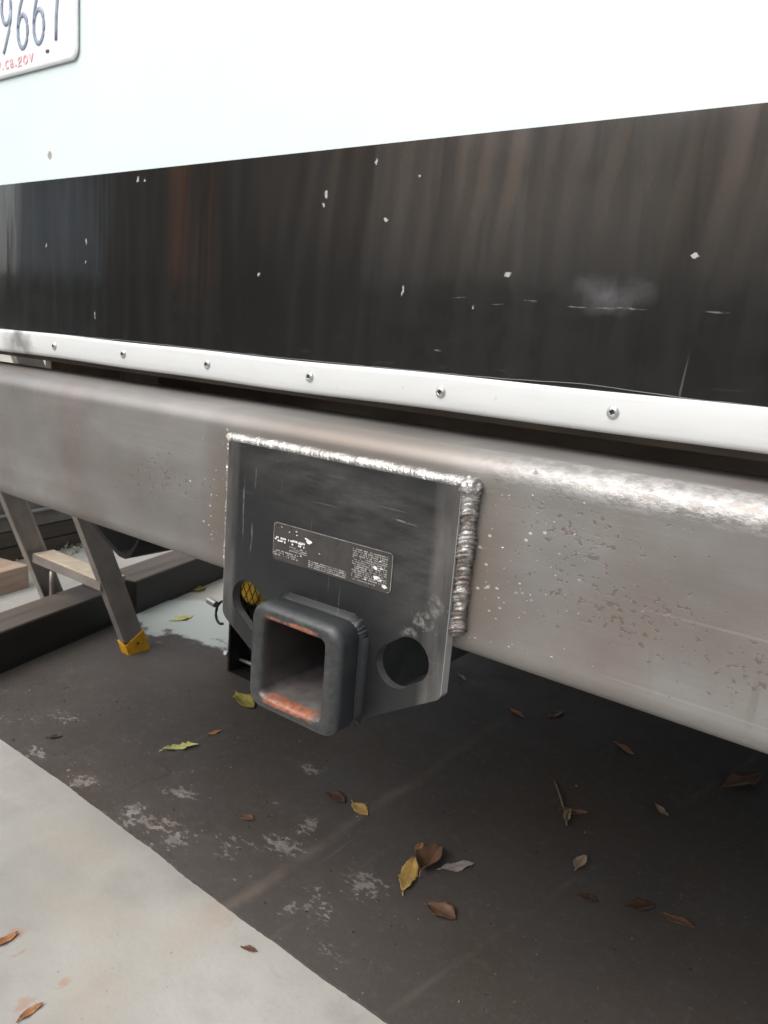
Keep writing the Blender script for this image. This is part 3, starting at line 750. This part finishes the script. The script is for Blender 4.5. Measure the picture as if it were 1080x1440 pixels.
# ================================================================== things behind, left
# dark timber beams lying along the vehicle's side
def timber(name, y0, y1, x_at, wd, h, mat, yaw, label):
    t = tag(obj(name, bx(0, -wd, 0, y1 - y0, 0, h), mat), label, 'timber', 'dark timbers lying on the slab'); bevel(t, .004, 2)
    t.location = (x_at, y0, G); t.rotation_euler = (0, 0, yaw); return t
k_yaw = math.atan(.28)
def xf(y): return -1.193 - .28 * (y - .33)
TWOTONE_LOC = NT('two_tone_timber_local'); _n = TWOTONE_LOC.noise(1, 6, .65, TWOTONE_LOC.mapv((50, 3, 50)))  # near-black sides and browner top, by local height
_t = TWOTONE_LOC.rng(TWOTONE_LOC.xyz()[2], .092, .098)
TWOTONE_LOC.set(Base_Color=TWOTONE_LOC.mix(_t, TWOTONE_LOC.mix(TWOTONE_LOC.rng(_n, .3, .7), (.010, .009, .009), (.022, .020, .018)), TWOTONE_LOC.mix(TWOTONE_LOC.rng(_n, .3, .7), (.060, .048, .040), (.13, .105, .085))), Roughness=.55, Normal=TWOTONE_LOC.bump(_n, .4, .003)); TWOTONE_LOC = TWOTONE_LOC.m
timber('timber_beam', -.30, .745 , xf(-.30), .096, .100, TWOTONE_LOC, k_yaw, 'dark timber beam in front, passing behind the yellow ladder foot')
timber('timber_beam', .765, 2.2, xf(.765) - .004, .110, .099, TWOTONE_LOC, k_yaw, 'dark timber beam farther back, its sheen top next to pale concrete')
w_ = tag(obj('wood_offcut', bx(-.075, .0, -.03, .05, 0, .018), WOODPALE), 'small pale wood offcut lying on the beam end by the ladder', 'wood piece'); w_.location = (xf(.70) - .012, .69, G + .1005); w_.rotation_euler = (0, 0, k_yaw + .1); bevel(w_, .001)

# step ladder: two channel rails, tread with brace, yellow feet
lad = tag(empty('step_ladder', (-1.10, .62, G)), 'grey aluminium step ladder with yellow foot standing past the bumper', 'ladder')
LV = Vector((-.04, -.11, .343)); LN = LV.normalized()
def rail(ox, oy, flip):
    """channel rail: web facing +X, flanges front and back"""
    bm = bmesh.new(); length = 1.9
    wdt, fl, tk = .056, .022, .0035
    if not flip: pr_ = [(0, 0), (-fl, 0), (-fl, tk), (-tk, tk), (-tk, wdt - tk), (-fl, wdt - tk), (-fl, wdt), (0, wdt)]
    else: pr_ = [(-fl, 0), (0, 0), (0, tk), (-fl + tk, tk), (-fl + tk, wdt - tk), (0, wdt - tk), (0, wdt), (-fl, wdt)]
    st_ = Vector((ox, oy - wdt / 2, .0)) + LV * (.035 / .343)
    loops(bm, [[st_ + Vector((x, y, 0)) for x, y in pr_], [st_ + LV * (length / .365) + Vector((x, y, 0)) for x, y in pr_]], cap0=True, cap1=True)
    o = obj('rail', bm, ALU, lad); 
    # foot boot with slanted mouth
    bm = bmesh.new(); e = .003
    def q(x, y, z): return Vector((ox + x, oy - wdt / 2 + y, 0)) + LV * (z / .343)
    lo = [(e, -e), (e, wdt + e), (-fl - e, wdt + e), (-fl - e, -e)]; hi = [.028, .056, .053, .036]
    vb = [bm.verts.new(q(x, y, 0)) for x, y in lo]; vt = [bm.verts.new(q(x, y, h)) for (x, y), h in zip(lo, hi)]
    for i in range(4): bm.faces.new((vb[i], vb[(i + 1) % 4], vt[(i + 1) % 4], vt[i]))
    bm.faces.new(vb[::-1])
    ft = obj('foot', bm, YELLOW, lad); ft.modifiers.new('thick', 'SOLIDIFY').thickness = .004; bevel(ft, .0012, 2)
    bm = bmesh.new(); cyl(bm, q(e - .001, wdt * .55, .028), (1, 0, 0), .0035, .003, 12); obj('rivet', bm, DARKHOLE, ft)
    bm = bmesh.new(); vs_ = [q(x * 1.1, y * 1.02, -.004) for x, y in lo]; vt_ = [q(x * 1.1, y * 1.02, .004) for x, y in lo]
    loops(bm, [vs_, vt_], cap0=True, cap1=True); obj('sole', bm, RUBBER, ft)
rail(0, 0, False); rail(-.30, -.015, True)
for zt in (.192, .43, .67):
    c0 = LV * (zt / .343)
    bm = bmesh.new(); box(bm, c0.x - .298, c0.x - .0045, c0.y - .026, c0.y + .030, zt - .003, zt)
    tr = obj('tread', bm, TREAD, lad); bevel(tr, .0012)
    bm = bmesh.new(); box(bm, c0.x - .298, c0.x - .0045, c0.y - .028, c0.y - .0245, zt - .023, zt - .0035); obj('tread_lip', bm, ALU, tr)
    if zt > .2: continue
    bm = bmesh.new(); tube(bm, [*[Vector((c0.x, c0.y, zt)) + Vector(q_) for q_ in ((-.222, -.020, -.03), (-.224, -.020, -.06), (-.232, -.015, -.10), (-.262, .0, -.16))]], .0055, 8); obj('brace', bm, ALU, lad, smooth=True)

# raw wood block at the far left
wb = tag(obj('wood_block', bx(-.13, 0, -.42, .0, 0, .068), WOODPALE), 'pinkish raw wood block on pale concrete at the left', 'wood block'); bevel(wb, .002)
wb.location = (-1.705, .675, G); wb.rotation_euler = (0, 0, .22)
# low stacked-timber wall
wl = tag(empty('timber_wall', (-2.0, .0, G)), 'low dark wall of stacked weathered boards beyond the ladder', 'wall')
wl.rotation_euler = (0, 0, .19); wl.location = (-1.86, 0.2, G)
GREYBOARD = simple('weathered_board', (.15, .135, .125), .7, 0, .3, 12)
PALECAP = simple('weathered_pale_edge', (.28, .275, .27), .6, 0, .2, 12)
for i in range(8):
    b = obj('board', bx(-.06, .003 * (i % 2) + (.0 if i < 2 else .006), -1.2, 4.5, i * .052, i * .052 + .049), WOODDARK if i < 2 else GREYBOARD, wl); bevel(b, .003)
    if i < 2: b['label'] = 'darker bottom board of the wall'
b = obj('edge_strip', bx(.0095, .020, -1.2, 4.5, .154, .163), PALECAP, wl); bevel(b, .002)
# plants at the wall foot
PLANT = simple('dry_plant', (.24, .25, .18), .7, 0, .4, 40)
rnd = random.Random(3)
bm = bmesh.new()
for i in range(150):
    c = Vector((-1.985 + rnd.gauss(0, .035), 1.02 + rnd.gauss(0, .13), G + abs(rnd.gauss(.006, .007))))
    d = Vector((rnd.gauss(0, 1), rnd.gauss(0, 1), rnd.gauss(.5, .6))).normalized(); e = d.orthogonal().normalized(); s_ = rnd.uniform(.006, .012)
    bm.faces.new([bm.verts.new(c + v_) for v_ in (-e * s_ * .3, d * s_ * .6 - e * s_ * .45, d * s_ * 1.3, d * s_ * .6 + e * s_ * .45, e * s_ * .3)])
o = obj('weeds', bm, PLANT, kind='stuff'); tag(o, 'dry weeds growing at the foot of the dark board wall', 'weeds')

# caged lamp box standing on the slab behind the hitch plate
cl = tag(empty('caged_lamp', (-.80, .70, G)), 'black steel box with mesh guard over a yellow lens behind the hitch plate', 'lamp')
bm = bmesh.new(); box(bm, -.078, -.072, 0, .10, 0, .165); box(bm, .10, .106, 0, .10, 0, .165); box(bm, -.072, .10, .094, .10, 0, .30); box(bm, -.072, .10, .0, .094, 0, .006); box(bm, -.072, .10, .06, .066, .006, .15)
box(bm, -.078, -.073, 0, .10, .1655, .30)
obj('housing', bm, BLACKSTEEL, cl)
bm = bmesh.new(); cyl(bm, (-.030, .045, .206), (0, -1, 0), .034, .024, 24); cyl(bm, (-.030, .0205, .206), (0, -1, 0), .034, .011, 24, .022); obj('lens', bm, LENS, cl, smooth=True)
bm = bmesh.new(); cyl(bm, (-.030, .093, .206), (0, -1, 0), .028, .047, 20); obj('reflector', bm, CHROME, cl)
bm = bmesh.new()
for i in range(-8, 10):
    for s_ in (1, -1):
        x0 = -.072 + i * .019; pts = []
        for z_ in range(0, 15):
            x_ = x0 + s_ * (z_ * .0054) ; zz = .150 + z_ * .0105
            if -.072 <= x_ <= .10: pts.append((x_, -.001 + .001 * s_, zz))
        if len(pts) > 1: tube(bm, pts, .0011, 5)
obj('mesh_guard', bm, BLACKSTEEL, cl)
bm = bmesh.new(); tube(bm, [(-.112, .035, .024), (.02, .035, .024)], .0042, 12); cyl(bm, (-.124, .035, .024), (1, 0, 0), .0085, .010, 6); cyl(bm, (-.108, .035, .024), (1, 0, 0), .0075, .005, 6); obj('bolt', bm, CHROME, cl, smooth=False)
bm = bmesh.new(); tube(bm, [(-.112 + .022 * math.cos(a), .01 + .006 * math.sin(a), .135 + .026 * math.sin(a)) for a in [i * .3 for i in range(18)]], .0032, 7); obj('wire_ring', bm, BLACKSTEEL, cl, smooth=True)
bm = bmesh.new(); cyl(bm, (-.145, -.005, .160), (1, 0, -.15), .008, .026, 12); obj('connector', bm, CHROME, cl)

# ================================================================== unseen yard behind the camera, built for its reflection in the black band
fn = tag(empty('wooden_fence', (0, -4.3, G)), 'tall pale board fence across the yard, unseen', 'fence')
bme = bmesh.new(); box(bme, -.046, .046, 0, .022, .04, 2.35); me = bpy.data.meshes.new('fence_board'); bmesh.ops.recalc_face_normals(bme, faces=bme.faces[:]); bme.to_mesh(me); bme.free(); me.materials.append(FENCEWOOD)
rnd = random.Random(8)
for i in range(40):
    o = bpy.data.objects.new('fence_board', me); COL.objects.link(o); o.parent = fn
    o.location = (-3.55 + i * .145, rnd.uniform(0, .012), rnd.uniform(-.03, .02)); o.rotation_euler = (0, rnd.uniform(-.008, .008), rnd.uniform(-.04, .04))
bm = bmesh.new(); box(bm, -3.6, 2.2, -.051, -.0165, .35, .44); box(bm, -3.6, 2.2, -.051, -.0165, 1.9, 1.99); obj('rail', bm, WOODDARK, fn)
bme2 = bmesh.new(); box(bme2, -.05, .05, -.07, -.052, .04, 2.33); me = bpy.data.meshes.new('back_board'); bmesh.ops.recalc_face_normals(bme2, faces=bme2.faces[:]); bme2.to_mesh(me); bme2.free(); me.materials.append(WOODDARK)  # dark layer added to block bright sky between the boards
for i in range(40):
    o = bpy.data.objects.new('back_board', me); COL.objects.link(o); o.parent = fn; o.location = (-3.4775 + i * .145, 0, rnd.uniform(-.02, .02))
# hedge along the fence, put in to darken the low reflection
bm = bmesh.new(); rnd = random.Random(5)
for i in range(5200):
    c = Vector((rnd.uniform(-9.5, 2.2), -3.75 + rnd.gauss(0, .2), G + rnd.random() ** .8 * 1.15 + rnd.gauss(0, .05)))
    d = Vector((rnd.gauss(0, 1), rnd.gauss(0, 1), rnd.gauss(.3, .8))).normalized(); e = d.orthogonal().normalized(); s_ = rnd.uniform(.05, .11)
    bm.faces.new([bm.verts.new(c + v_) for v_ in (-e * s_ * .2, d * s_ * .6 - e * s_ * .5, d * s_ * 1.3, d * s_ * .6 + e * s_ * .5)])
o = obj('hedge', bm, HEDGE); tag(o, 'unseen dark green hedge along the fence, added for its reflection', 'hedge')
# unseen dark shed added to keep sky out of the reflection, orange post
sh = tag(empty('shed', (-6.6, -4.6, G)), 'unseen dark shed with an orange post, added for reflections', 'shed')
obj('wall', bx(-1.15, 2.92, -1.8, 0, 0, 2.5), simple('shed_dark_wall', (.055, .045, .042), .7, 0, .3, 3), sh)
obj('roof', bx(-3.2, 3.0, -2.0, .2, 2.503, 2.6), simple('shed_roof', (.05, .05, .05), .7), sh)
obj('post', bx(.65, .91, .15, .38, 0, 2.45), ORANGE, sh)
obj('reflected_panel', bx(-3.0, -1.155, -1.7, -.05, 0, 2.5), BLUEGREY, sh)  # blue-grey panel added only for its reflection

# ================================================================== leaves
def leaf(name, x, y, length, ang, key, width=.36, curl=.25, label='', seed=0, jag=.06, tilt=0.0):
    rnd = random.Random(seed); bm = bmesh.new(); nu, nv = 14, 4
    grid = []
    bend = rnd.uniform(-.12, .12)
    for i in range(nu + 1):
        u = i / nu
        wv_ = width * length * .5 * (math.sin(math.pi * min(1, u * .97 + .015)) ** .8) * (1 - .25 * u)
        row = []
        for j in range(-nv, nv + 1):
            v_ = j / nv
            ww = wv_ * (1 + (rnd.uniform(-1, 1) * jag * 2.2 if abs(j) == nv else 0))
            px = (u - .5) * length; py = v_ * ww + bend * length * (u - .5) ** 2 * 2
            pz = curl * length * .35 * (v_ * v_) * (ww / (length * .2 + 1e-6)) * .5 + curl * length * .55 * (u - .5) ** 2 + .06 * length * math.sin(u * 9 + seed) * abs(v_) * .5 + tilt * length * v_ * .2
            row.append(bm.verts.new((px, py, pz)))
        grid.append(row)
    for i in range(nu):
        for j in range(2 * nv): bm.faces.new((grid[i][j], grid[i + 1][j], grid[i + 1][j + 1], grid[i][j + 1]))
    tube(bm, [(-.5 * length, 0 + bend * length * .5, curl * length * .1375), (-.62 * length, bend * length * .7 + rnd.uniform(-.04, .04) * length, .002)], [.0010, .0007], 5)
    zmin = min(v.co.z for v in bm.verts)
    o = obj(name, bm, LEAFM[key], smooth=True)
    md = o.modifiers.new('thick', 'SOLIDIFY'); md.thickness = .0005; md.offset = 0
    on_coat = y > .19
    o.location = (x, y, G + (.0045 if on_coat else .0006) - zmin); o.rotation_euler = (0, 0, math.radians(ang))
    return tag(o, label, 'leaf', 'fallen leaves on the floor')
LV_ = [
 (-.674, .407, .066, 63, 'yellowgreen', .34, .35, 'yellow-green leaf with wavy edges left of the receiver'),
 (-.674, .488, .033, 83, 'orange', .38, .25, 'small orange-brown leaf just beyond the yellow-green leaf left of the receiver'),
 (-1.385, 1.035, .055, 86, 'olive', .75, .15, 'olive-yellow leaf farthest back on the pale concrete by the dark beam'),
 (-1.21, .837, .066, 86, 'yellowgreen', .42, .30, 'pale yellow-green leaf on the worn patch right of the yellow ladder foot'),
 (-.734, .621, .082, -17, 'olive', .55, .35, 'dull mustard leaf half hidden behind the lower left corner of the receiver'),
 (-.306, .489, .044, -16, 'mustard', .62, .25, 'bright orange-yellow leaf directly below the receiver'),
 (-.357, .486, .040, -3, 'dark', .80, .35, 'dark red-brown leaf beside the bright orange-yellow leaf'),
 (-.149, .410, .080, 113, 'mustard', .36, .25, 'long yellow leaf with a dark rib leaning on a curled brown leaf'),
 (-.145, .456, .070, 98, 'brown', .58, .9, 'curled brown leaf touching the long yellow leaf'),
 (-.105, .478, .056, 58, 'grey', .40, .15, 'pale grey dry leaf right of the curled brown leaf'),
 (-.068, .377, .044, 6, 'brown', .85, .5, 'broad brown curled leaf lying in front of the long yellow leaf'),
 (-.289, 1.013, .051, -22, 'orange', .30, .35, 'slim rust-orange leaf beyond the right corner of the hitch plate'),
 (-.224, 1.077, .051, 78, 'brown', .50, .2, 'dim brown leaf beside the slim rust-orange leaf in deep shade'),
 (-.050, 1.034, .050, -27, 'orange', .36, .3, 'rust-orange leaf alone below the bumper bottom edge'),
 (.165, 1.080, .105, 65, 'brown', .42, .3, 'large brown leaf at the right edge under the bumper'),
 (.081, .861, .034, -36, 'tan', .45, .4, 'small tan leaf right of the thin twig'),
 (.031, .620, .042, 91, 'tan', .48, .4, 'pale tan leaf alone on the dark floor in the middle right'),
 (-.031, .742, .046, 29, 'brown', .40, .8, 'curled brown leaf at the lower end of the thin twig'),
 (-.037, .722, .045, 105, 'tan', .30, .8, 'folded tan leaf standing at the lower end of the thin twig'),
 (.192, .597, .044, 8, 'brown', .45, .3, 'brown leaf lower right, right one of a dull pair'),
 (.140, .590, .045, 48, 'dark', .60, .3, 'dark leaf lower right, left one of a dull pair'),
 (-.474, 1.085, .036, -33, 'tan', .35, .4, 'small tan leaf tucked beside the right edge of the hitch plate'),
 (-.864, .265, .026, 67, 'dark', .45, .6, 'small dark red leaf near the left end of the coating edge'),
 (-.217, .155, .020, 23, 'brown', .5, .3, 'tiny brown leaf scrap on the pale concrete by the coating edge'),
 (-.452, -.040, .030, 96, 'orange', .45, .5, 'rust-coloured leaf at the left edge of the pale concrete'),
 (-.330, -.076, .030, 92, 'orange', .35, .4, 'thin rust-coloured leaf at the bottom left corner of the concrete'),
 (.075, .551, .028, 15, 'dark', .6, .3, 'dark leaf fragment near the broad brown curled leaf, to its right'),
 (-.423, .342, .024, 14, 'brown', .75, .3, 'faint reddish leaf fragment between the pale worn patches'),
 (-.175, .475, .026, 100, 'orange', .5, .4, 'small orange-brown leaf scrap left of the curled brown leaf'),
]
for i, (x, y, l, a, key, wd, cu_, lb) in enumerate(LV_): leaf('fallen_leaf', x, y, l, a, key, wd, cu_, lb, seed=i * 7 + 1, jag=.08 if i not in (0, 3) else .16)
bm = bmesh.new(); tube(bm, [(-.103, .811, G + .007), (-.085, .785, G + .011), (-.064, .757, G + .009), (-.045, .73, G + .007), (-.028, .700, G + .007)], [.0012, .0018, .0022, .0018, .001], 7)
tag(obj('twig', bm, simple('twig_bark', (.16, .14, .07), .7, 0, .3, 80), smooth=True), 'thin greenish twig on the dark floor under the bumper', 'twig')

# crumbs and flecks lying on the floor, too many to count
bm = bmesh.new(); rnd = random.Random(21)
for i in range(900):
    x = rnd.uniform(-1.15, .55); y = .2 + abs(rnd.gauss(0, .38))
    if x < -1.0 and y > .5: continue
    if rnd.random() < .012: x = rnd.uniform(-.6, .0); y = rnd.uniform(-.12, .17)
    z = G + (.0046 if y > .19 else .0006); sz = rnd.choice((.0005, .0006, .0008, .0010, .0014, .0022)); n_ = rnd.choice((4, 5, 6)); a0 = rnd.random() * 6
    el = rnd.uniform(.35, 1); ca, sa = math.cos(a0), math.sin(a0); top = []; bot = []
    for k_ in range(n_):
        t = 2 * math.pi * k_ / n_; r_ = sz * rnd.uniform(.6, 1.2); px, py = r_ * math.cos(t), r_ * el * math.sin(t)
        bot.append(bm.verts.new((x + px * ca - py * sa, y + px * sa + py * ca, z))); top.append(bm.verts.new((x + .7 * (px * ca - py * sa), y + .7 * (px * sa + py * ca), z + sz * rnd.uniform(.2, .7))))
    mi = rnd.choice((0, 1, 1, 1, 2))
    for k_ in range(n_): bm.faces.new((bot[k_], bot[(k_ + 1) % n_], top[(k_ + 1) % n_], top[k_])).material_index = mi
    bm.faces.new(top).material_index = mi
deb = obj('debris', bm, [simple('crumb_pale', (.22, .20, .18), .8, 0, .3, 90), simple('crumb_dark', (.03, .024, .02), .8, 0, .3, 90), simple('crumb_brown', (.17, .10, .06), .8, 0, .3, 90)], kind='stuff')
tag(deb, 'tiny leaf crumbs and grit scattered over the dark floor', 'debris')
